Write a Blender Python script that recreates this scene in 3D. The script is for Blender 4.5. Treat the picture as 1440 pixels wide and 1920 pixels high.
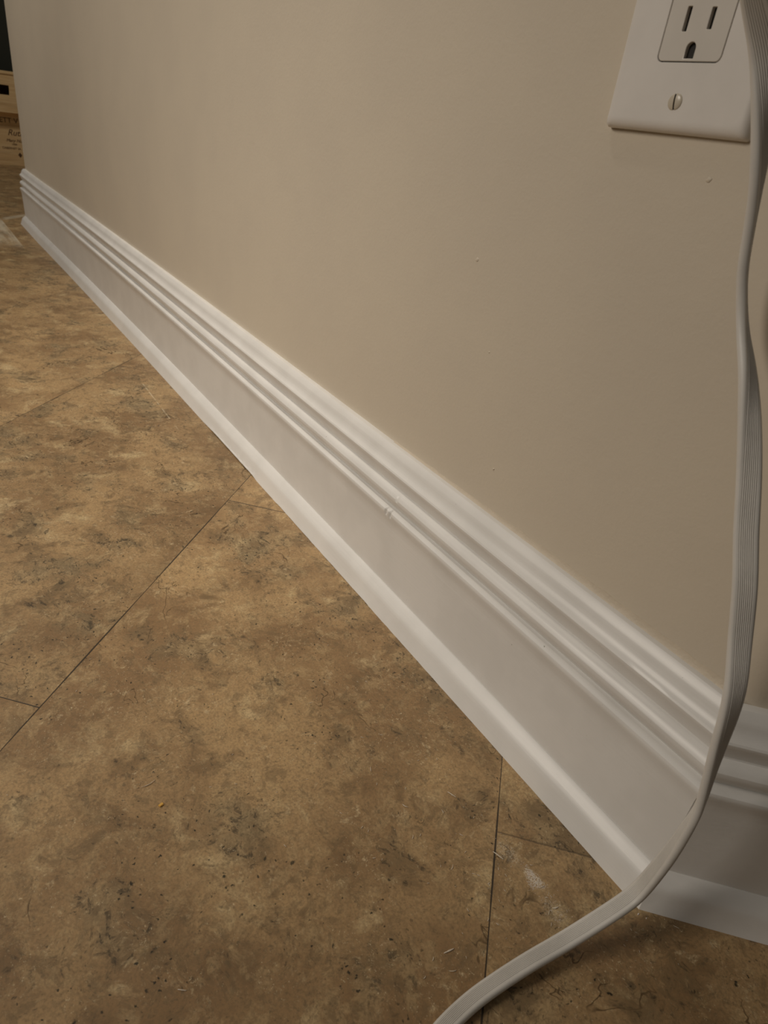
import bpy, bmesh, math, random
from mathutils import Vector, Matrix, noise
random.seed(7)
S = bpy.context.scene
for o in list(bpy.data.objects): bpy.data.objects.remove(o)
COL = S.collection
MM = 0.001

# ------------------------------------------------------------------ camera
cam_d = bpy.data.cameras.new('camera')
cam = bpy.data.objects.new('camera', cam_d); COL.objects.link(cam)
RX = Vector((0.5367553, 0.8346720, 0.1233547)); RD = Vector((0.4775685, -0.1800205, -0.8599540)); RF = Vector((-0.6955732, 0.5204952, -0.4952399))
m = Matrix.Identity(4)
for r in range(3):
    m[r][0] = RX[r]; m[r][1] = -RD[r]; m[r][2] = -RF[r]
m[0][3], m[1][3], m[2][3] = 0.096095, -0.317115, 0.380931
cam.matrix_world = m
cam_d.sensor_fit = 'VERTICAL'; cam_d.sensor_height = 36.0; cam_d.sensor_width = 27.0
cam_d.lens = 1270.04 / 1920 * 36.0
cam_d.clip_start = 0.01
cam_d.dof.use_dof = True; cam_d.dof.focus_distance = 0.52; cam_d.dof.aperture_fstop = 19.0
S.camera = cam
# ------------------------------------------------------------------ light
w = bpy.data.worlds.new('world'); S.world = w; w.use_nodes = True
w.node_tree.nodes['Background'].inputs[0].default_value = (1.0, 0.90, 0.78, 1)
w.node_tree.nodes['Background'].inputs[1].default_value = .072
def area(name, loc, target, size, energy, col):
    l = bpy.data.lights.new(name, 'AREA'); l.shape = 'DISK'; l.size = size; l.energy = energy; l.color = col
    o = bpy.data.objects.new(name, l); COL.objects.link(o); o.location = loc
    o.rotation_euler = (Vector(target) - Vector(loc)).to_track_quat('-Z', 'Y').to_euler()
    return o
def spot(name, loc, target, angle, blend, radius, energy, col):
    l = bpy.data.lights.new(name, 'SPOT'); l.spot_size = math.radians(angle); l.spot_blend = blend; l.shadow_soft_size = radius; l.energy = energy; l.color = col
    o = bpy.data.objects.new(name, l); COL.objects.link(o); o.location = loc
    o.rotation_euler = (Vector(target) - Vector(loc)).to_track_quat('-Z', 'Y').to_euler()
LC = (1.0, 0.90, 0.78)
spot('unseen_key_spot', (-0.80, -1.85, 1.25), (-0.33, -0.02, 0.09), 46, 1.0, 0.38, 78, LC)  # added unseen spot; cone shaped to leave the near corner and floor dim
spot('unseen_overhead_spot', (-0.83, -0.64, 2.30), (-0.86, -0.05, 0.0), 44, 1.0, 0.08, 82, LC)  # unseen overhead light; cone narrowed so the near floor falls off
spot('added_left_spot', (-1.80, -1.10, 1.40), (-1.65, 0.0, 0.14), 90, 1.0, 0.11, 29, LC)  # added unseen spot that lifts the far stretch of wall and trim
area('added_crate_light', (-2.7, -0.45, 2.1), (-3.6, 0.1, 0.2), 0.30, 9, LC)  # added unseen area light to brighten the crates
S.view_settings.view_transform = 'Standard'; S.view_settings.look = 'None'
S.view_settings.exposure = 0.0; S.view_settings.gamma = 1.0; S.view_settings.use_curve_mapping = False

# ------------------------------------------------------------------ helpers
def tag(o, label=None, cat=None, group=None, kind=None):
    if label: o['label'] = label
    if cat: o['category'] = cat
    if group: o['group'] = group
    if kind: o['kind'] = kind
    return o
def empty(name, loc=(0, 0, 0)):
    o = bpy.data.objects.new(name, None); COL.objects.link(o); o.location = loc; o.empty_display_size = 0.02
    return o
def mesh(name, V, F, mat, parent=None, smooth=None, kind=None):
    me = bpy.data.meshes.new(name); me.from_pydata([tuple(v) for v in V], [], F); me.validate()
    bm = bmesh.new(); bm.from_mesh(me); bmesh.ops.recalc_face_normals(bm, faces=bm.faces); bm.to_mesh(me); bm.free()
    if smooth is not None:
        me.shade_smooth(); me.set_sharp_from_angle(angle=math.radians(smooth))
    me.materials.append(mat)
    o = bpy.data.objects.new(name, me); COL.objects.link(o)
    if parent:
        o.parent = parent; o.matrix_parent_inverse = Matrix.Translation(-parent.location)
    if kind: o['kind'] = kind
    return o
def box(V, F, lo, hi, M=None):
    b = len(V)
    for x in (lo[0], hi[0]):
        for y in (lo[1], hi[1]):
            for z in (lo[2], hi[2]):
                p = Vector((x, y, z)); V.append(M @ p if M else p)
    F += [[b, b+1, b+3, b+2], [b+4, b+6, b+7, b+5], [b, b+4, b+5, b+1], [b+2, b+3, b+7, b+6], [b, b+2, b+6, b+4], [b+1, b+5, b+7, b+3]]
def prism(poly, z0, z1):
    n = len(poly)
    V = [(x, y, z0) for x, y in poly] + [(x, y, z1) for x, y in poly]
    F = [[i, (i+1) % n, n+(i+1) % n, n+i] for i in range(n)] + [list(range(n))[::-1], list(range(n, 2*n))]
    return V, F
def strips(rings, closed=True, caps=True):
    n = len(rings[0]); V = [p for r in rings for p in r]; F = []
    for i in range(len(rings)-1):
        for j in range(n if closed else n-1):
            k = (j+1) % n
            F.append([i*n+j, i*n+k, (i+1)*n+k, (i+1)*n+j])
    if caps and closed:
        F.append(list(range(n))[::-1]); F.append([(len(rings)-1)*n+j for j in range(n)])
    return V, F
def curve_mesh(name, loops, M, depth, bevel, mat, parent):
    cu = bpy.data.curves.new('tmp_curve', 'CURVE'); cu.dimensions = '2D'; cu.fill_mode = 'BOTH'
    cu.extrude = depth/2; cu.bevel_depth = bevel; cu.bevel_resolution = 2; cu.offset = -bevel
    for L in loops:
        sp = cu.splines.new('POLY'); sp.points.add(len(L)-1); sp.use_cyclic_u = True
        for p, q in zip(sp.points, L): p.co = (q[0], q[1], 0, 1)
    return from_curve(name, cu, M, mat, parent)
def from_curve(name, cu, M, mat, parent):
    t = bpy.data.objects.new('tmp', cu); COL.objects.link(t)
    dg = bpy.context.evaluated_depsgraph_get()
    me = bpy.data.meshes.new_from_object(t.evaluated_get(dg)); bpy.data.objects.remove(t)
    me.transform(M); me.name = name; me.materials.clear(); me.materials.append(mat)
    o = bpy.data.objects.new(name, me); COL.objects.link(o)
    o.parent = parent; o.matrix_parent_inverse = Matrix.Translation(-parent.location)
    return o
def frame(X, Y, Z, O):
    M = Matrix.Identity(4)
    for r in range(3): M[r][0] = X[r]; M[r][1] = Y[r]; M[r][2] = Z[r]; M[r][3] = O[r]
    return M

# ------------------------------------------------------------------ materials
class NT:
    def __init__(s, name):
        s.m = bpy.data.materials.new(name); s.m.use_nodes = True; s.t = s.m.node_tree; s.b = s.t.nodes['Principled BSDF']
        s.pos = s.t.nodes.new('ShaderNodeNewGeometry').outputs['Position']
    def n(s, typ, ins=None, **kw):
        nd = s.t.nodes.new(typ)
        for k, v in kw.items(): setattr(nd, k, v)
        for k, v in (ins or {}).items(): s.put(nd.inputs[k], v)
        return nd
    def put(s, sock, v):
        if isinstance(v, bpy.types.NodeSocket): s.t.links.new(v, sock)
        else: sock.default_value = v
    def math(s, op, a, b=0.0, c=None, clamp=False):
        nd = s.t.nodes.new('ShaderNodeMath'); nd.operation = op; nd.use_clamp = clamp
        s.put(nd.inputs[0], a); s.put(nd.inputs[1], b)
        if c is not None: s.put(nd.inputs[2], c)
        return nd.outputs[0]
    def noise(s, vec, scale, detail=4, rough=0.55, dist=0.0):
        return s.n('ShaderNodeTexNoise', {'Vector': vec, 'Scale': scale, 'Detail': detail, 'Roughness': rough, 'Distortion': dist}).outputs['Fac']
    def ramp(s, v, a, b, lo=0.0, hi=1.0):
        return s.n('ShaderNodeMapRange', {'Value': v, 'From Min': a, 'From Max': b, 'To Min': lo, 'To Max': hi}, interpolation_type='SMOOTHSTEP').outputs[0]
    def mix(s, f, a, b, mode='MIX'):
        nd = s.t.nodes.new('ShaderNodeMix'); nd.data_type = 'RGBA'; nd.blend_type = mode
        s.put(nd.inputs['Factor'], f); s.put(nd.inputs['A'], a if isinstance(a, bpy.types.NodeSocket) else (*a, 1)); s.put(nd.inputs['B'], b if isinstance(b, bpy.types.NodeSocket) else (*b, 1))
        return nd.outputs['Result']
    def vscale(s, v, sc):
        return s.n('ShaderNodeVectorMath', {0: v, 1: sc}, operation='MULTIPLY').outputs[0]
    def bump(s, h, strength, dist):
        s.put(s.b.inputs['Normal'], s.n('ShaderNodeBump', {'Height': h, 'Strength': strength, 'Distance': dist}).outputs[0])
    def set(s, col=None, rough=None, **kw):
        if col is not None: s.put(s.b.inputs['Base Color'], col if isinstance(col, bpy.types.NodeSocket) else (*col, 1))
        if rough is not None: s.put(s.b.inputs['Roughness'], rough)
        for k, v in kw.items(): s.put(s.b.inputs[k], v)
        return s.m

def make_wall_mat():
    t = NT('beige_wall_paint')
    a = t.noise(t.pos, 9, 3); c = t.mix(t.ramp(a, .35, .65), (.600, .532, .430), (.618, .548, .440))
    b = t.noise(t.pos, 420, 3, .6); g = t.noise(t.pos, 60, 2)
    t.bump(t.math('ADD', b, t.math('MULTIPLY', g, 1.5)), .16, .0008)
    return t.set(c, .55)
def make_trim_mat():
    t = NT('white_semigloss_trim_paint')
    br = t.noise(t.vscale(t.pos, (12, 300, 520)), 1, 4, .6)
    lo = t.noise(t.pos, 22, 3)
    sp = t.noise(t.pos, 330, 2, .5); spm = t.noise(t.pos, 14, 2)
    speck = t.math('MULTIPLY', t.ramp(sp, .765, .79), t.ramp(spm, .5, .6))
    c = t.mix(t.ramp(lo, .35, .65), (.725, .715, .690), (.770, .760, .735))
    c = t.mix(speck, c, (.28, .27, .22))
    t.bump(t.math('ADD', br, t.math('MULTIPLY', lo, 2.5)), .13, .0008)
    return t.set(c, .36)
def make_floor_mat():
    t = NT('brown_stone_look_vinyl_tile')
    sep = t.n('ShaderNodeSeparateXYZ', {0: t.pos}); X, Y = sep.outputs[0], sep.outputs[1]
    c = t.math('MULTIPLY', t.math('ADD', X, Y), .70711); d = t.math('MULTIPLY', t.math('SUBTRACT', X, Y), .70711)
    c1 = t.math('DIVIDE', t.math('ADD', c, .0972), .3218)
    row = t.math('FLOOR', c1); fc = t.math('FRACT', c1)
    par = t.math('ABSOLUTE', t.math('MODULO', row, 2.0))
    d1 = t.math('ADD', t.math('DIVIDE', d, .6436), t.math('MULTIPLY', par, .5))
    colm = t.math('FLOOR', d1); fd = t.math('FRACT', d1)
    ec = t.math('MULTIPLY', t.math('MINIMUM', fc, t.math('SUBTRACT', 1.0, fc)), .3218)
    ed = t.math('MULTIPLY', t.math('MINIMUM', fd, t.math('SUBTRACT', 1.0, fd)), .6436)
    cut = t.ramp(X, -.25, -.10, 1.0, .50)
    wv = t.noise(t.pos, 7, 2)
    width = t.math('ADD', .00024, t.math('MULTIPLY', t.ramp(wv, .40, .60), .00032))
    seam = t.math('MAXIMUM', t.math('SUBTRACT', 1.0, t.ramp(t.math('DIVIDE', ec, width), .75, 1.5)), t.math('MULTIPLY', cut, t.math('SUBTRACT', 1.0, t.ramp(t.math('DIVIDE', ed, width), .75, 1.5))))
    rnd = t.n('ShaderNodeTexWhiteNoise', {'Vector': t.n('ShaderNodeCombineXYZ', {0: row, 1: colm, 2: 3.0}).outputs[0]}, noise_dimensions='3D')
    p = t.n('ShaderNodeVectorMath', {0: t.pos, 1: t.vscale(rnd.outputs['Color'], (3, 3, 3))}, operation='ADD').outputs[0]
    wob = t.n('ShaderNodeTexNoise', {'Vector': p, 'Scale': 28.0, 'Detail': 3.0})
    pw = t.n('ShaderNodeVectorMath', {0: p, 1: t.vscale(t.n('ShaderNodeVectorMath', {0: wob.outputs['Color'], 1: (.5, .5, .5)}, operation='SUBTRACT').outputs[0], (.022, .022, .022))}, operation='ADD').outputs[0]
    big = t.noise(pw, 11, 5, .6); mid = t.noise(pw, 34, 7, .66); fine = t.noise(pw, 150, 6, .7); grain = t.noise(p, 620, 3, .7)
    col = t.mix(t.ramp(big, .36, .64), (.205, .122, .064), (.310, .198, .108))
    col = t.mix(t.math('MULTIPLY', t.ramp(t.noise(pw, 17, 5, .6), .52, .68), .75), col, (.205, .150, .092))      # olive grey clouds
    col = t.mix(t.math('MULTIPLY', t.ramp(t.noise(t.vscale(pw, (1, 1, 1.3)), 21, 6, .65), .54, .70), .8), col, (.400, .292, .178))   # pale clouds
    col = t.mix(t.math('MULTIPLY', t.ramp(mid, .49, .63), .62), col, (.150, .088, .045))
    col = t.mix(t.math('MULTIPLY', t.ramp(t.noise(pw, 70, 6, .7), .50, .62), .40), col, (.345, .238, .138))
    col = t.mix(t.math('MULTIPLY', t.ramp(t.noise(pw, 88, 6, .7, .4), .52, .63), .50), col, (.135, .085, .046))
    pale = t.math('MULTIPLY', t.ramp(fine, .56, .70), t.ramp(t.noise(pw, 26, 4), .44, .62))
    col = t.mix(t.math('MULTIPLY', pale, .55), col, (.46, .35, .235))
    dk = t.math('MULTIPLY', t.ramp(t.noise(t.vscale(pw, (1.0, 1.25, 1.0)), 150, 7, .72, .5), .535, .625), t.ramp(t.noise(pw, 17, 6, .68), .47, .60))
    col = t.mix(t.math('MULTIPLY', dk, .82), col, (.070, .044, .025))
    g2 = t.math('MULTIPLY', t.ramp(t.noise(pw, 330, 5, .7), .56, .66), t.ramp(t.noise(p, 19, 3), .40, .60))
    col = t.mix(t.math('MULTIPLY', g2, .6), col, (.105, .072, .042))
    col = t.mix(t.math('MULTIPLY', t.ramp(grain, .40, .64), .42), col, (.150, .098, .055))
    sp1 = t.noise(pw, 480, 5, .75); col = t.mix(t.math('MULTIPLY', t.ramp(sp1, .57, .66), .50), col, (.110, .070, .038))
    sp2 = t.noise(p, 560, 5, .75); col = t.mix(t.math('MULTIPLY', t.math('MULTIPLY', t.ramp(sp2, .58, .68), t.ramp(t.noise(p, 40, 3), .42, .60)), .65), col, (.47, .37, .26))
    # pits: small dark pores with ragged rims
    wb2 = t.n('ShaderNodeTexNoise', {'Vector': p, 'Scale': 420.0, 'Detail': 3.0})
    pw2 = t.n('ShaderNodeVectorMath', {0: pw, 1: t.vscale(t.n('ShaderNodeVectorMath', {0: wb2.outputs['Color'], 1: (.5, .5, .5)}, operation='SUBTRACT').outputs[0], (.0035, .0035, .0035))}, operation='ADD').outputs[0]
    for sc, mk, r0 in ((260.0, .47, .20), (120.0, .50, .13)):
        vo = t.n('ShaderNodeTexVoronoi', {'Vector': pw2, 'Scale': sc, 'Randomness': 1.0})
        ok = t.math('GREATER_THAN', t.n('ShaderNodeSeparateColor', {0: vo.outputs['Color']}).outputs[0], .68)
        pit = t.math('MULTIPLY', t.math('MULTIPLY', t.math('SUBTRACT', 1.0, t.ramp(vo.outputs['Distance'], r0*.5, r0*1.3)), ok), t.ramp(t.noise(p, 13, 3), mk-.06, mk+.06))
        col = t.mix(t.math('MULTIPLY', pit, .85), col, (.040, .026, .014))
    # hairline veins
    for sc, off, msk in ((9.0, 0.0, .56), (14.0, 5.0, .60)):
        vn = t.noise(t.n('ShaderNodeVectorMath', {0: pw, 1: (off, off, 0)}, operation='ADD').outputs[0], sc, 4, .55, .9)
        ve = t.math('SUBTRACT', 1.0, t.ramp(t.math('ABSOLUTE', t.math('SUBTRACT', vn, .5)), .0008, .0060))
        ve = t.math('MULTIPLY', ve, t.ramp(t.noise(p, 16, 3), msk-.03, msk+.05))
        col = t.mix(t.math('MULTIPLY', ve, .80), col, (.085, .048, .022))
    # per tile tone
    tint = t.n('ShaderNodeHueSaturation', {'Color': col, 'Value': t.math('ADD', .92, t.math('MULTIPLY', rnd.outputs['Value'], .16)), 'Hue': .5, 'Saturation': 1.0}).outputs[0]
    # pale marks: a patch with a straight edge parallel to the wall near the far end, a short streak, and a faint scuff
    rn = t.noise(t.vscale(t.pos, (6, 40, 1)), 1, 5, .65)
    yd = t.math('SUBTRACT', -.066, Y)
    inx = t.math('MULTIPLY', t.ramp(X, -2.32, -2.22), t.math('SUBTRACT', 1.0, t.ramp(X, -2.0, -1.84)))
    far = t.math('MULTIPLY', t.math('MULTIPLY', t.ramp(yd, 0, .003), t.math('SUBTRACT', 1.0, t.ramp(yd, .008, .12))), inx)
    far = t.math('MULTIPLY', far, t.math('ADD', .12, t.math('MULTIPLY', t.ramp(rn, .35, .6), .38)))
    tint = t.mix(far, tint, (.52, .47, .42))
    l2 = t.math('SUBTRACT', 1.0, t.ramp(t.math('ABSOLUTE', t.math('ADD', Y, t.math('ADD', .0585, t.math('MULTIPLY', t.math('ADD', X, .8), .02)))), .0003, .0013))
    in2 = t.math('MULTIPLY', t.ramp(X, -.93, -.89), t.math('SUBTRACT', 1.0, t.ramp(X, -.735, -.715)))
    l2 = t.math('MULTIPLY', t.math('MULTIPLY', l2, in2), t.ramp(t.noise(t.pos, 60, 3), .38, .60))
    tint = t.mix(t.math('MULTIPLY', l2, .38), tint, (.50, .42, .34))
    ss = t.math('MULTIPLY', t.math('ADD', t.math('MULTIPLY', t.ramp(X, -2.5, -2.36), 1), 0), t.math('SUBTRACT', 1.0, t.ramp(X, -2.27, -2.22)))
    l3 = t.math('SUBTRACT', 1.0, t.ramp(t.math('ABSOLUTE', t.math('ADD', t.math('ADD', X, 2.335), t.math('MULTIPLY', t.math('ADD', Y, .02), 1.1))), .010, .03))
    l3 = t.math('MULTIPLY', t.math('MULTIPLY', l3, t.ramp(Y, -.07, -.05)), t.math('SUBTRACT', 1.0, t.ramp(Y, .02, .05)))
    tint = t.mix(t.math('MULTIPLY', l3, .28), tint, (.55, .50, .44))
    # plaster dust clinging near the corner
    def blob(cx, cy, rx, ry, ang, amt, cc):
        ca, sa = math.cos(ang), math.sin(ang)
        dx = t.math('ADD', X, -cx); dy = t.math('ADD', Y, -cy)
        u = t.math('DIVIDE', t.math('ADD', t.math('MULTIPLY', dx, ca), t.math('MULTIPLY', dy, sa)), rx)
        v = t.math('DIVIDE', t.math('SUBTRACT', t.math('MULTIPLY', dy, ca), t.math('MULTIPLY', dx, sa)), ry)
        r = t.math('SQRT', t.math('ADD', t.math('MULTIPLY', u, u), t.math('MULTIPLY', v, v)))
        k = t.math('MULTIPLY', t.math('SUBTRACT', 1.0, t.ramp(r, .3, 1.0)), t.ramp(t.noise(t.pos, 900, 3, .7), .42, .62))
        return t.mix(t.math('MULTIPLY', k, amt), cc[0], (.60, .53, .47))
    tint = blob(-.034, -.0690, .010, .005, .15, .70, [tint])
    tint = blob(-.054, -.072, .013, .007, .15, .28, [tint])
    tint = blob(-.014, -.0725, .013, .008, .1, .16, [tint])
    tint = t.vscale(tint, (1.40, 1.46, 1.32))
    tint = t.n('ShaderNodeVectorMath', {0: t.vscale(tint, (1.34, 1.32, 1.30)), 1: (-.098, -.061, -.031)}, operation='ADD').outputs[0]
    tint = t.n('ShaderNodeVectorMath', {0: tint, 1: (.030, .019, .009)}, operation='MAXIMUM').outputs[0]
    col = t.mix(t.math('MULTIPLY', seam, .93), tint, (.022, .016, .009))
    hgt = t.math('SUBTRACT', t.math('ADD', t.math('MULTIPLY', fine, .35), t.math('MULTIPLY', grain, .15)), t.math('MULTIPLY', seam, 1.6))
    t.bump(hgt, .35, .0006)
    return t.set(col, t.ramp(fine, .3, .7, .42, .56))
def simple(name, col, rough, nscale=None, namp=0.0, spec=None, bump=None):
    t = NT(name); c = col
    if nscale: c = t.mix(t.ramp(t.noise(t.pos, nscale, 4), .3, .7), tuple(x*(1-namp) for x in col), tuple(min(1, x*(1+namp)) for x in col))
    if bump: t.bump(t.noise(t.pos, bump[0], 4), bump[1], bump[2])
    t.set(c, rough)
    if spec is not None: t.b.inputs['Specular IOR Level'].default_value = spec
    return t.m
def make_pine():
    t = NT('pine_crate_wood')
    g = t.noise(t.vscale(t.pos, (6, 9, 160)), 1, 6, .65); g2 = t.noise(t.vscale(t.pos, (3, 4, 40)), 1, 3)
    c = t.mix(t.ramp(g, .3, .7), (.78, .54, .27), (.90, .68, .38)); c = t.mix(t.math('MULTIPLY', t.ramp(g2, .5, .7), .3), c, (.36, .21, .09))
    return t.set(c, .65)
M_wall = make_wall_mat(); M_trim = make_trim_mat(); M_floor = make_floor_mat(); M_pine = make_pine()
M_caulk = simple('beige_caulk', (.590, .512, .402), .5, 90, .03, bump=(500, .5, .0008))
M_plate = simple('white_nylon_plate', (.74, .71, .67), .38, 60, .02, bump=(1500, .05, .0003))
M_recept = simple('white_receptacle_plastic', (.655, .62, .565), .34, 60, .02)
M_hole = simple('slot_shade_black', (.012, .010, .008), .7)  # near-black carries the shade inside sockets and screw slots
M_screw = simple('cream_screw_paint', (.58, .52, .42), .28)
M_cord = simple('white_pvc_cable', (.665, .645, .605), .46, 80, .03, bump=(1800, .10, .0003))
M_shave = simple('pale_paint_shaving', (.72, .64, .52), .6)
M_dust = simple('white_plaster_dust', (.74, .68, .62), .8)
M_crumb = simple('yellow_crumb', (.75, .44, .09), .55)
M_ink = simple('burnt_brown_ink', (.115, .060, .028), .7)
M_dark = simple('dark_green_wall', (.020, .024, .016), .7)  # one even near-black green for the far wall
M_ceil = simple('ceiling_white', (.72, .66, .56), .8)

# ------------------------------------------------------------------ structure
L0 = -2190.0; H = 2440.0
def bow(x):
    s = max(0.0, min(1.0, -x/1950.0)); q = s*(1-s); k = 1-2*s
    return 22.07*q - 2.07*q*k - 2.22*q*k*k
T2 = math.tan(math.radians(22.5)); R2 = math.sqrt(.5)

V, F = [], []
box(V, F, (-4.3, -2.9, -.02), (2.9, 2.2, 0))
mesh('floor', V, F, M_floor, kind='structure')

front = [(x, bow(x)) for x in [L0 + (L0*-1 - 7.9) * i/60 for i in range(61)]]
Rb = 19.0
front = front[:-1] + [(-7.87 + Rb*math.cos(math.radians(a)), Rb + Rb*math.sin(math.radians(a))) for a in [-90 + 45*i/10 for i in range(11)]]
poly = front + [(-115*T2, 115), (L0, 115)]
V, F = prism([(x*MM, y*MM) for x, y in poly], 0, H*MM)
mesh('wall_left', V, F, M_wall, smooth=30, kind='structure')
e = front[-1]
poly = [e, (1500, 1500), (1500 - 115*R2, 1500 + 115*R2), (-115*T2, 115)]
V, F = prism([(x*MM, y*MM) for x, y in poly], 0, H*MM)
mesh('wall_right', V, F, M_wall, kind='structure')
V, F = [], []
box(V, F, (L0*MM, .115, 0), (L0*MM + .115, 2.0, H*MM))
mesh('wall_return', V, F, M_wall, kind='structure')
V, F = [], []
box(V, F, (-4.3, -2.9, 0), (-4.2, 2.2, H*MM))
mesh('wall_far', V, F, M_dark, kind='structure')

# baseboard profile: (depth from wall, height) in mm, from the top down
PROF = [(0, 147.0), (3.2, 147.0), (4.6, 146.6), (5.6, 145.6), (8.0, 142.2), (8.7, 140.8), (9.2, 138.8), (9.9, 136.6), (11.0, 134.4), (12.6, 132.6),
        (13.8, 131.6), (14.4, 130.4), (14.3, 129.0), (13.4, 126.6), (12.0, 123.5), (10.6, 120.2), (9.7, 117.8), (9.9, 116.7), (11.6, 116.0), (13.4, 114.9), (14.9, 113.0),
        (15.8, 111.2), (15.9, 109.0), (15.2, 106.4), (13.8, 103.8), (12.0, 101.4), (10.6, 99.7), (10.2, 98.9), (11.4, 98.7), (13.8, 98.4), (15.6, 97.8), (16.8, 96.8), (17.2, 95.4), (17.0, 93.6), (16.3, 91.0), (15.5, 88.0), (14.9, 85.0),
        (14.4, 80.0), (13.6, 50.0), (12.9, 21.0), (12.9, .3), (0, .3)]
SHOE = [(12.6, 23.6), (13.6, 23.7), (14.3, 23.2), (16.4, 21.0), (19.0, 18.2), (20.5, 16.3), (21.5, 14.3), (22.2, 11.8), (23.4, 7.6), (24.7, 3.4), (25.6, .9), (25.9, 0.0), (12.6, 0.0)]
def gap(x):
    g = 0.0
    if -735 < x < -555: g = 1.5 * min(1, (x+735)/40, (-555-x)/12)
    if -500 < x < -300: g = max(g, .35 + .3*noise.noise(Vector((x*.05, 0, 0))))
    return max(0.0, g)
def main_station(prof, x, e0=False, e1=False, shoe=False):
    out = []
    for d, z in prof:
        px = x + (T2*d if e1 else 0) - (d if e0 else 0)
        y = bow(x) - d
        if shoe and z < 1.5: z = z + gap(x) ; y += .25*noise.noise(Vector((x*.11, 3, 0)))
        if shoe is False and -309 < x < -297 and 92 < z < 98.4 and d > 13:      # knocked edge
            k = max(0, 1 - abs(x+306)/2.2) + max(0, 1 - abs(x+300)/2.0); y += 1.7*k; z -= .8*k
        if shoe is False and -297.5 < x < -292 and 109 < z < 116 and d > 12:
            y += .7*max(0, 1 - abs(x+295)/1.6)
        # light hand-fitted waviness of the paint along the trim
        y += .10*noise.noise(Vector((x*.02, d*.3, z*.05)))
        out.append((px*MM, y*MM, z*MM))
    return out
xs = [L0 + 30*i for i in range(1, 60)]; xs = [x for x in xs if x < -340]
xs += [-735 + 2.0*i for i in range(91)] + [-520 + 4*i for i in range(45)]
xs += [-340 + .8*i for i in range(70)] + [-284 + 8*i for i in range(34)]
xs = sorted(set(round(x, 2) for x in xs if L0+35 < x < -8))
def baseboard_left(prof, shoe):
    return strips([main_station(prof, L0, e0=True, shoe=shoe)] + [main_station(prof, x, shoe=shoe) for x in xs] + [main_station(prof, 0, e1=True, shoe=shoe)])
bl = mesh('baseboard_left', *baseboard_left(PROF, False), M_trim, smooth=23, kind='structure')
mesh('shoe_molding', *baseboard_left(SHOE, True), M_trim, bl, smooth=23)
def right_ring(prof, t, mit):
    out = []
    for d, z in prof:
        if mit: x, y = T2*d, -d
        else: x, y = t*R2 + d*R2, t*R2 - d*R2
        j = .10*noise.noise(Vector((t*.03 + 40, d*.3, z*.05)))
        out.append(((x + j*R2)*MM, (y - j*R2)*MM, z*MM))
    return out
ts = [12 + 10*i for i in range(60)] + [900, 1500, 2050]
br = mesh('baseboard_right', *strips([right_ring(PROF, 0, True)] + [right_ring(PROF, t, False) for t in ts]), M_trim, smooth=23, kind='structure')
mesh('shoe_molding', *strips([right_ring(SHOE, 0, True)] + [right_ring(SHOE, t, False) for t in ts]), M_trim, br, smooth=23)
def ret_ring(prof, y, mit):
    return [((L0 - d)*MM, (-d if mit else y)*MM, z*MM) for d, z in prof]
bb = mesh('baseboard_return', *strips([ret_ring(PROF, 0, True), ret_ring(PROF, 40, False), ret_ring(PROF, 1990, False)]), M_trim, smooth=23, kind='structure')
mesh('shoe_molding', *strips([ret_ring(SHOE, 0, True), ret_ring(SHOE, 40, False), ret_ring(SHOE, 1990, False)]), M_trim, bb, smooth=23)
# caulk bead where baseboard meets wall, widening towards the corner
rings = []
for i in range(150):
    x = -330 + i*2.2
    wd = 1.0 + 3.6*min(1, max(0, (x+330)/230)) + .9*noise.noise(Vector((x*.09, 0, 0))); th = .9 + .35*noise.noise(Vector((x*.13, 5, 0)))
    y0 = bow(x)
    rings.append([(x*MM, (y0+.4)*MM, 146.6*MM), (x*MM, (y0-.6-th)*MM, 146.7*MM), (x*MM, (y0-.5-th*.7)*MM, 147.3*MM), (x*MM, (y0-.35)*MM, (147+wd*.7)*MM), (x*MM, (y0-.18)*MM, (147+wd)*MM), (x*MM, (y0+.4)*MM, (147+wd)*MM)])
mesh('caulk_line', *strips(rings), M_caulk, bl, smooth=60)

# ------------------------------------------------------------------ wooden crates at the far end
def crate(label, x0, x1, y0, y1, z0, z1, hole, lid_over, group):
    root = empty('wooden_crate', ((x0+x1)/2*MM, (y0+y1)/2*MM, z0*MM)); tag(root, label, 'crate', group)
    P = frame((0, 1, 0), (0, 0, 1), (1, 0, 0), (x1*MM - .006, y0*MM, z0*MM))
    W, Hh = (y1-y0)*MM, (z1-z0)*MM - .010
    loops = [[(0, 0), (W, 0), (W, Hh), (0, Hh)]]
    if hole: a, b, c, d = hole; loops.append([((u-y0)*MM, (v-z0)*MM) for u, v in ((a, c), (a, d), (b, d), (b, c))])
    curve_mesh('front_panel', loops, P, .011, .0005, M_pine, root)
    for ya in (y0, y1-11):
        V, F = [], []; box(V, F, (x0*MM, ya*MM, z0*MM), ((x1-12)*MM, (ya+11)*MM, (z1-10)*MM)); mesh('side_panel', V, F, M_pine, root)
    V, F = [], []; box(V, F, (x0*MM, (y0+11)*MM, z0*MM), ((x0+11)*MM, (y1-11)*MM, (z1-10)*MM)); mesh('back_panel', V, F, M_pine, root)
    V, F = [], []; box(V, F, ((x0+11)*MM, (y0+11)*MM, (z0)*MM), ((x1-12)*MM, (y1-11)*MM, (z0+8)*MM)); mesh('bottom_panel', V, F, M_pine, root)
    V, F = [], []; box(V, F, ((x0)*MM, (y0)*MM, (z1-10)*MM), ((x1+lid_over)*MM, (y1)*MM, z1*MM)); mesh('lid', V, F, M_pine, root)
    return root
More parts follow.
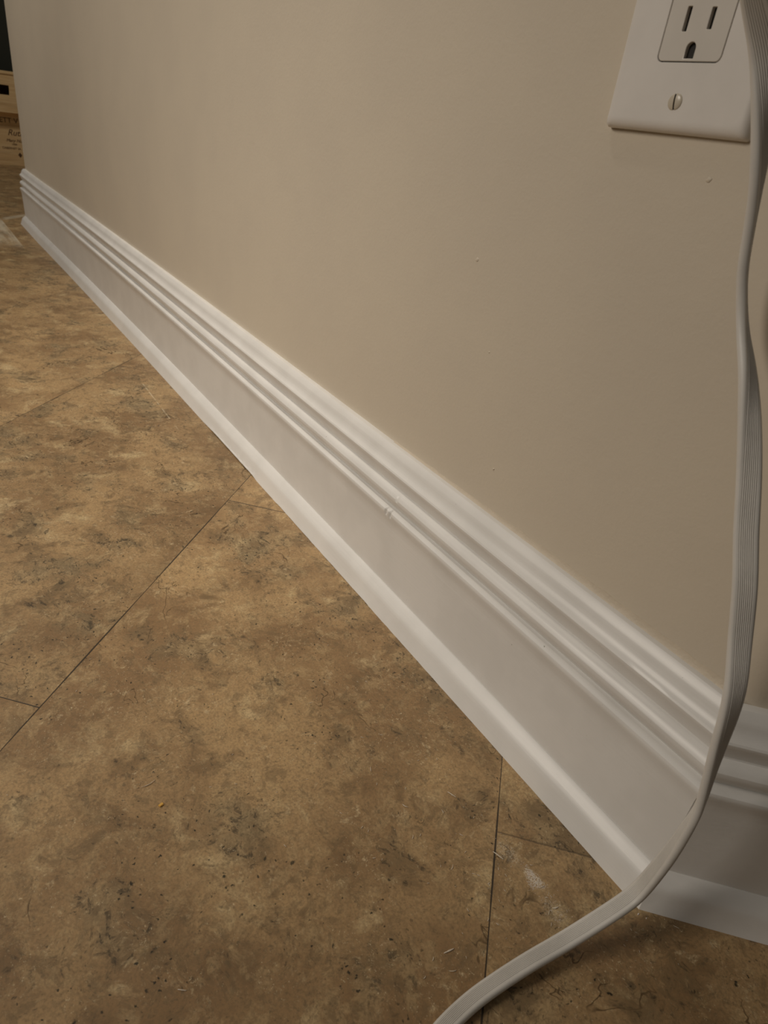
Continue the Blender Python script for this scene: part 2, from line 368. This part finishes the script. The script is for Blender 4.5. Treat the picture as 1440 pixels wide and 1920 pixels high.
def text(name, body, size, y, z, x, parent, shear=0.0, al='LEFT'):
    cu = bpy.data.curves.new('tmp_text', 'FONT'); cu.body = body; cu.size = size*MM; cu.extrude = .0003; cu.align_x = al; cu.shear = shear
    return from_curve(name, cu, frame((0, 1, 0), (0, 0, 1), (1, 0, 0), (x*MM, y*MM, z*MM)), M_ink, parent)
c1 = crate('pale pine wine crate on the floor, lower of the stack, with brown printed lettering', -4060, -3738, -60, 330, 0, 212, None, 0, 'pine crates stacked past the end of the wall')
c2 = crate('pine wine crate with a dark hand hole, resting on the lettered crate', -4050, -3705, -70, 330, 212, 368, (110, 186, 279, 316), 3, 'pine crates stacked past the end of the wall')
XF = -3737.6
text('lettering', 'SETT V', 29, 121, 171, XF, c1)
text('script_lettering', 'Ruth', 34, 160, 122, XF, c1, .35)
text('script_lettering', 'Many Nua', 17, 152, 96, XF, c1, .35)
text('small_lettering', '1999', 11, 172, 82, XF, c1)
text('small_lettering', 'CABERNET SA', 12, 132, 66, XF, c1)
V = [(XF*MM, 201.5*MM, 34*MM), (XF*MM, 209.5*MM, 44.5*MM), (XF*MM, 201.5*MM, 55*MM), (XF*MM, 193.5*MM, 44.5*MM)]
V += [((XF+.4)*MM, y, z) for _, y, z in V]
mesh('diamond_mark', V, [[0, 1, 2, 3], [7, 6, 5, 4], [0, 4, 5, 1], [1, 5, 6, 2], [2, 6, 7, 3], [3, 7, 4, 0]], M_ink, c1)

# ------------------------------------------------------------------ outlet
OX, OZ = -142.0, 455.0; OY = bow(OX)
outlet = empty('wall_outlet', (OX*MM, OY*MM, OZ*MM)); tag(outlet, 'white rectangular wall outlet with one centre screw below the sockets, on the beige wall', 'outlet')
PM = frame((1, 0, 0), (0, 0, 1), (0, -1, 0), (OX*MM, OY*MM, OZ*MM))
def rrect(wd, ht, r, n=8):
    P = []
    for cx, cy, a0 in ((wd/2-r, ht/2-r, 0), (-wd/2+r, ht/2-r, 90), (-wd/2+r, -ht/2+r, 180), (wd/2-r, -ht/2+r, 270)):
        for i in range(n+1):
            a = math.radians(a0 + 90*i/n); P.append((cx + r*math.cos(a), cy + r*math.sin(a)))
    return P
rings = []
for wd, ht, r, z in ((80.4, 123.9, 1.5, .1), (80.6, 124.1, 1.6, 1.2), (80.3, 123.8, 1.7, 2.6), (79.2, 122.7, 2.0, 4.1), (77.4, 120.9, 2.4, 5.3), (75.2, 118.7, 2.7, 6.0), (72.6, 116.1, 3, 6.3), (70.0, 113.5, 3, 6.35), (34.6, 68.2, 3.0, 6.35), (34.1, 67.7, 2.8, 6.05), (34.1, 67.7, 2.8, 1.0)):
    rings.append([PM @ (Vector((x, y, z))*MM) for x, y in rrect(wd, ht, r)])
V, F = strips(rings, caps=False)
mesh('cover_plate', V, F, M_plate, outlet, smooth=35)
def off(P, dx, dy): return [((x+dx)*MM, (y+dy)*MM) for x, y in P]
def ground(dx, dy):
    P = [(-2.5, -3.1), (2.5, -3.1)] + [(2.5*math.cos(math.radians(a)), .7 + 2.5*math.sin(math.radians(a))) for a in range(0, 181, 15)]
    return off(P, dx, dy)
face = [off(rrect(33.3, 66.8, 2.5), 0, 0)]
for cy in (-17.4, 21.6):
    face += [off(rrect(2.3, 9.3, .3, 2), -6.35, cy), off(rrect(2.3, 8.0, .3, 2), 6.35, cy), ground(0, cy-11.8)]
rc = curve_mesh('receptacle', face, PM @ Matrix.Translation((0, 0, 5.15*MM)), 1.7*MM, .3*MM, M_recept, outlet)
V, F = [], []; box(V, F, (-16.9*MM, -33.7*MM, 1.0*MM), (16.9*MM, 33.7*MM, 4.25*MM), PM)
mesh('slot_shade_block', V, F, M_hole, rc)  # solid block behind the slots, its black stands for their shade
for sy in (-49.3, 49.3):
    # oval head split by its slot
    V, F = [], []
    A = math.radians(8)
    Q = PM @ Matrix.Translation((0, sy*MM, 6.1*MM)) @ Matrix.Rotation(A, 4, 'Z')
    for s in (-1, 1):
        rg = []
        for k in range(7):
            rr = 3.45*math.cos(math.radians(90*k/6*.96)); zz = .2 + .95*math.sin(math.radians(90*k/6*.96)); ring = []
            for i in range(17):
                a = math.radians(-90 + 180*i/16); x = max(rr*math.cos(a), .0); ring.append((s*(x+.42), rr*math.sin(a), zz))
            rg.append([Q @ (Vector(p)*MM) for p in ring])
        rg.insert(0, [Q @ (Vector((s*(max(3.45*math.cos(math.radians(-90+180*i/16)), 0)+.42), 3.45*math.sin(math.radians(-90+180*i/16)), 0))*MM) for i in range(17)])
        v, f = strips(rg); b = len(V); V += v; F += [[b+i for i in q] for q in f]
    sc = mesh('screw', V, F, M_screw, outlet, smooth=50)
    V, F = [], []; box(V, F, (-.42*MM, -3.1*MM, 0), (.42*MM, 3.1*MM, .45*MM), Q); mesh('screw_slot', V, F, M_hole, sc)

# ------------------------------------------------------------------ flat cable
KEYS = [[-96.03, -58.0, 457.86, 0.914, 0.033, 0.405], [-89.66, -54.0, 443.14, 0.95, -0.062, 0.306], [-88.01, -48.0, 434.96, 0.948, 0.101, 0.301], [-84.09, -38.0, 420.21, 0.768, 0.478, 0.426], [-79.44, -34.0, 403.8, 0.292, 0.917, 0.271], [-75.35, -30.0, 383.72, -0.212, 0.961, 0.178], [-73.75, -26.0, 367.38, -0.484, 0.865, 0.137], [-71.48, -22.0, 346.96, -0.512, 0.856, 0.067], [-68.02, -20.0, 334.47, -0.469, 0.877, -0.103], [-62.31, -20.0, 322.25, -0.219, 0.937, -0.273], [-51.14, -24.0, 307.2, 0.093, 0.986, -0.138], [-39.97, -27.0, 287.41, 0.475, 0.871, 0.123], [-29.8, -30.0, 267.03, 0.699, 0.678, 0.228], [-19.84, -34.0, 246.49, 0.774, 0.571, 0.275], [-9.33, -38.0, 226.11, 0.725, 0.648, 0.231], [-0.72, -40.0, 203.33, 0.635, 0.76, 0.14], [9.1, -45.0, 180.44, 0.394, 0.919, 0.018], [13.41, -45.0, 150.39, 0.001, 1.0, 0.021], [15.36, -44.0, 133.5, -0.206, 0.978, 0.03], [17.56, -43.0, 114.01, -0.373, 0.927, -0.03], [17.92, -44.0, 101.79, -0.508, 0.861, -0.032], [17.05, -44.5, 81.72, -0.684, 0.729, 0.023], [15.59, -45.0, 64.25, -0.803, 0.594, 0.045], [12.82, -47.0, 39.51, -0.901, 0.434, -0.03], [10.94, -57.0, 29.86, -0.952, 0.282, -0.116], [5.05, -84.12, 13.0, -0.963, 0.23, -0.142], [1.65, -109.46, 8.0, -0.961, 0.149, -0.235], [-0.19, -131.37, 4.5, -0.953, 0.088, -0.292], [-0.32, -148.22, 2.8, -0.952, -0.05, -0.303], [2.32, -168.14, 2.7, -0.932, -0.209, -0.295], [7.91, -184.89, 2.7, -0.847, -0.4, -0.35], [17.3, -199.82, 2.7, -0.713, -0.554, -0.43], [29.92, -213.24, 2.7, -0.646, -0.608, -0.461]]
KEYS = [[-129.5, -22, 476.6, 0, .30, .95], [-121, -30, 477.0, -.05, .5, .87], [-110, -46, 475.0, -.12, .75, .62], [-100.5, -58, 467.5, -.2, .92, .33]] + KEYS
def cr(p0, p1, p2, p3, t):
    return .5*((2*p1) + (p2-p0)*t + (2*p0-5*p1+4*p2-p3)*t*t + (3*p1-p0-3*p2+p3)*t**3)
KP = [Vector(k[:3]) for k in KEYS]; KW = [Vector(k[3:]).normalized() for k in KEYS]
pts, ws = [], []
for i in range(len(KP)-1):
    g = lambda A, j: A[max(0, min(len(A)-1, j))]
    n = max(4, int((KP[i+1]-KP[i]).length/1.2))
    for k in range(n):
        t = k/n
        pts.append(cr(g(KP, i-1), KP[i], KP[i+1], g(KP, i+2), t)); ws.append(cr(g(KW, i-1), KW[i], KW[i+1], g(KW, i+2), t))
pts.append(KP[-1]); ws.append(KW[-1])
for it in range(40):      # relax the hand-picked centre line
    if it < 16: pts = [pts[0]] + [(pts[i-1] + 2*pts[i] + pts[i+1])/4 for i in range(1, len(pts)-1)] + [pts[-1]]
    ws = [ws[0]] + [(ws[i-1] + 2*ws[i] + ws[i+1])/4 for i in range(1, len(ws)-1)] + [ws[-1]]
def cross():
    w2, t2 = 5.15, 2.1; P = []
    N = 108
    for i in range(N+1):
        u = -1 + 2*i/N; x = u*(w2-1.6)
        rib = .22*math.cos(u*math.pi*9)*min(1, max(0, (.93-abs(u))*8))
        P.append((x, t2 + rib - .10))
    for i in range(1, 8):
        a = math.radians(90 - 180*i/8); P.append((w2-1.6 + 1.6*math.cos(a), (t2-.05)*math.sin(a)))
    for i in range(N+1):
        u = 1 - 2*i/N; x = u*(w2-1.6); rib = .22*math.cos(u*math.pi*9)*min(1, max(0, (.93-abs(u))*8))
        P.append((x, -t2 - rib + .10))
    for i in range(1, 8):
        a = math.radians(-90 - 180*i/8); P.append((-w2+1.6 + 1.6*math.cos(a), (t2-.05)*math.sin(a)))
    return P
CS = cross(); rings = []
for i, p in enumerate(pts):
    T = (pts[min(i+1, len(pts)-1)] - pts[max(0, i-1)]).normalized()
    W = (ws[i] - T*ws[i].dot(T)).normalized(); N = T.cross(W)
    rings.append([(p + W*x + N*y)*MM for x, y in CS])
cord = empty('flat_power_cord', (5*MM, -84*MM, 0)); tag(cord, 'flat white ribbed power cord hanging from the outlet past the wall corner onto the floor', 'cord')
mesh('cable', *strips(rings), M_cord, cord, smooth=60)
# plug sitting in the upper socket
V, F = [], []
rg = []
for k, (s, z) in enumerate(((.80, 5.6), (1.0, 6.6), (1.0, 20), (.96, 24), (.80, 27), (.5, 28.4))):
    rg.append([PM @ (Vector((x, 19.6 + y, z))*MM) for x, y in rrect(26*s, 28*s, 6*s)])
mesh('plug_body', *strips(rg), M_cord, cord, smooth=50)
for px in (-6.35, 6.35):
    V, F = [], []; box(V, F, ((px-.75)*MM, 18.4*MM, 2.0*MM), ((px+.75)*MM, 24.8*MM, 6.0*MM), PM)
    mesh('prong', V, F, M_screw, cord)

# ------------------------------------------------------------------ paint bumps on the wall
def bump_spot(x, z, r, h):
    y = bow(x); rg = []
    for k in range(6):
        a = math.radians(90*k/5*.98); rr = r*math.cos(a)
        rg.append([((x + rr*(1+.25*math.sin(2*t))*math.cos(t))*MM, (y + .15 - (h+.15)*math.sin(a))*MM, (z + rr*.9*math.sin(t))*MM) for t in [2*math.pi*i/20 for i in range(20)]])
    return strips(rg)
wl = bpy.data.objects['wall_left']
for x, z, r, h in ((-115.8, 376.4, 1.5, .5), (-267.4, 309.1, 1.6, .35), (-209.4, 179.8, .9, .7), (-238, 255, .8, .3)):
    mesh('paint_bump', *bump_spot(x, z, r, h), M_wall, wl, smooth=60)

# ------------------------------------------------------------------ debris on the floor
def shaving_mesh(name, length, width, curl, thick, lift, seed):
    rnd = random.Random(seed); rg = []; n = 12; ang = -curl/2; x = y = 0.0; pp = []
    for i in range(n+1):
        pp.append((x, y)); x += length/n*math.cos(ang); y += length/n*math.sin(ang); ang += curl/n
    mx, my = sum(p[0] for p in pp)/len(pp), sum(p[1] for p in pp)/len(pp)
    for i, (a, b) in enumerate(pp):
        u = i/n; wd = width*(.25 + .75*math.sin(math.pi*min(1, max(0, u*.94+.03)))**.6)*(1 + .2*rnd.uniform(-1, 1)); z = .08 + lift*4*u*(1-u)*rnd.uniform(.8, 1)
        rg.append([((a-mx)*MM, (b-my-wd/2)*MM, z*MM), ((a-mx)*MM, (b-my+wd/2)*MM, (z+.05)*MM), ((a-mx)*MM, (b-my+wd/2*.8)*MM, (z+thick)*MM), ((a-mx)*MM, (b-my-wd/2*.8)*MM, (z+thick)*MM)])
    V, F = strips(rg)
    me = bpy.data.meshes.new(name); me.from_pydata(V, [], F); me.shade_smooth(); me.materials.append(M_shave)
    return me
G = 'pale shavings scattered on the floor'
named = [
 ((-55.6, -78.8), 7.7, 19, .10, .75, 'pale straight shaving lying across the dark tile seam near the wall corner'),
 ((-104.2, -77.9), 6.8, 23, .15, .6, 'thin pale shaving on the tile beside the long baseboard, left of the dark seam'),
 ((-111.5, -110.9), 4.6, 34, 1.3, .5, 'small curled pale shaving on open brown tile below the thin straight one'),
 ((-26.3, -140.1), 6.4, 83, .15, .8, 'pale pointed shaving on the tile just left of the seam where the cord crosses it'),
 ((-201.3, -248.7), 9.2, 103, .9, .35, 'long faint curled fibre on the brown tile above the yellow crumb'),
 ((-14.4, -70.2), 3.9, 75, .9, .9, 'curled pale shaving at the edge of the dust trail, nearest the cord'),
 ((-17.3, -144.4), 4.1, 68, .9, .4, 'thin bent pale shaving just above the cord where it leaves the picture'),
 ((-77.2, -268.8), 4.5, 54, .3, .5, 'thin pale shaving on the floor at the bottom edge, left of the cord'),
 ((28.9, -14.5), 3.6, 31, .6, .35, 'thin curled shaving in the shade at the foot of the right baseboard'),
]
for k, ((x, y), ln, a, cu_, wd, lab) in enumerate(named):
    o = bpy.data.objects.new('paint_shaving', shaving_mesh('paint_shaving', ln, wd, cu_, .25, .35, k)); COL.objects.link(o)
    o.location = (x*MM, y*MM, 0); o.rotation_euler = (0, 0, math.radians(a)); tag(o, lab, 'shaving', G)
small = [(-44.8, -95.7, 2.1, 89), (-77.6, -90.7, 2.9, 32), (-63.3, -109.1, 4.2, 124), (-28.6, -110.1, 2.0, 122), (-53.7, -100.0, 2.3, 45), (-38.6, -116.9, 2.3, -6), (-27.6, -68.4, 4.3, 88), (-21.4, -70.7, 2.2, 53), (-14.3, -75.8, 3.1, 124), (-146.4, -115.8, 3.9, -26), (-22.2, -159.4, 2.0, 110), (-90.9, -119.1, 3.1, 133), (-122.8, -191.3, 2.2, 16), (-27.3, -150.1, 2.5, 131), (-181.7, -215.5, 2.1, 86), (-301.6, -271.3, 2.1, 149), (-8.7, -79.5, 2.6, 128)]
for i in range(60):
    x = -15 - abs(random.gauss(0, 85)); y = -62 - abs(random.gauss(0, 55)); small.append((x, y, random.uniform(.8, 2.2), random.uniform(0, 180)))
for i in range(14):
    small.append((random.uniform(-420, -60), random.uniform(-330, -60), random.uniform(1.0, 2.4), random.uniform(0, 180)))
for i in range(8):
    small.append((random.uniform(14, 46), random.uniform(-60, -30), random.uniform(.8, 1.6), random.uniform(0, 180)))
kinds = [shaving_mesh('tiny_shaving', 1.0, .17, c, .08, .10, 50+i) for i, c in enumerate((.2, .9, 1.5, .5))]
for i, (x, y, ln, a) in enumerate(small):
    o = bpy.data.objects.new('tiny_shaving', kinds[i % 4]); COL.objects.link(o)
    o.location = (x*MM, y*MM, 0); o.rotation_euler = (0, 0, math.radians(a)); o.scale = (ln, min(ln, 2.0)*1.0, min(ln, 2.0))
    if x > 8: lab, grp = 'speck-sized pale shaving on the shaded floor between the cord and the right baseboard', 'specks on the shaded floor beside the right baseboard'
    elif (x + y)*R2 > -97.2: lab, grp = 'speck-sized pale shaving on the corner tile between the near seam and the cord', 'specks on the corner tile'
    else: lab, grp = 'speck-sized pale shaving on the large open tile left of the near dark seam', 'specks on the large open tile'
    tag(o, lab, 'shaving', grp)
# yellow crumb
bm = bmesh.new(); bmesh.ops.create_cube(bm, size=1.0)
for v in bm.verts: v.co = Vector((v.co.x*2.9*(1+.12*v.co.y), v.co.y*1.9, (v.co.z+.5)*1.0))*MM
bmesh.ops.bevel(bm, geom=bm.edges[:], offset=.25*MM, segments=2, affect='EDGES')
me = bpy.data.meshes.new('crumb'); bm.to_mesh(me); bm.free(); me.materials.append(M_crumb)
o = bpy.data.objects.new('crumb', me); COL.objects.link(o); o.location = (-183*MM, -246.7*MM, 0); o.rotation_euler = (0, 0, 1.9)
tag(o, 'tiny yellow crumb alone on the brown tile', 'crumb')
# dust patch: grains nobody could count
V, F = [], []
def grain(x, y, r):
    b = len(V); a0 = random.uniform(0, 6.28); n = 5; st = random.uniform(1, 2.6)
    ca, sa = math.cos(a0), math.sin(a0)
    for z, s in ((0, 1), (.7*r, .75)):
        for i in range(n):
            t = 2*math.pi*i/n; u, v = r*s*st*math.cos(t), r*s*math.sin(t)*.8
            V.append(((x + u*ca - v*sa)*MM, (y + u*sa + v*ca)*MM, z*MM))
    F.append([b+i for i in range(n)][::-1]); F.append([b+n+i for i in range(n)])
    for i in range(n): F.append([b+i, b+(i+1) % n, b+n+(i+1) % n, b+n+i])
for i in range(620):
    u, v = random.random(), random.random()
    if u+v > 1: u, v = 1-u, 1-v
    A, B, C_ = Vector((-43, -67.5)), Vector((-26.0, -66.0)), Vector((-30.5, -75.5))
    p = A + (B-A)*u + (C_-A)*v; p += Vector((random.gauss(0, .8), random.gauss(0, .8)))
    grain(p.x, p.y, random.uniform(.06, .20))
for i in range(130):
    s = random.random(); grain(-28 + 24*s + random.gauss(0, 2.0), -69.5 - 2*s + random.gauss(0, 3.2), random.uniform(.06, .20))
for i in range(80):
    grain(-58 + random.gauss(0, 7), -72 + random.gauss(0, 4), random.uniform(.05, .17))
o = mesh('dust_patch', V, F, M_dust); tag(o, 'patch of white plaster dust on the tile near the wall corner', 'dust', kind='stuff')
# chips of plaster at the foot of the mitred corner
for (x, y, r, lab) in ((12.5, -28.5, .55, 'white plaster chip at the foot of the baseboard corner behind the cord'), (16.5, -26.2, .38, 'smaller plaster chip touching the right baseboard beside the corner chip')):
    V, F = [], []; grain(0, 0, r); o = mesh('plaster_chip', V, F, M_dust); o.location = (x*MM, y*MM, 0); tag(o, lab, 'chip')
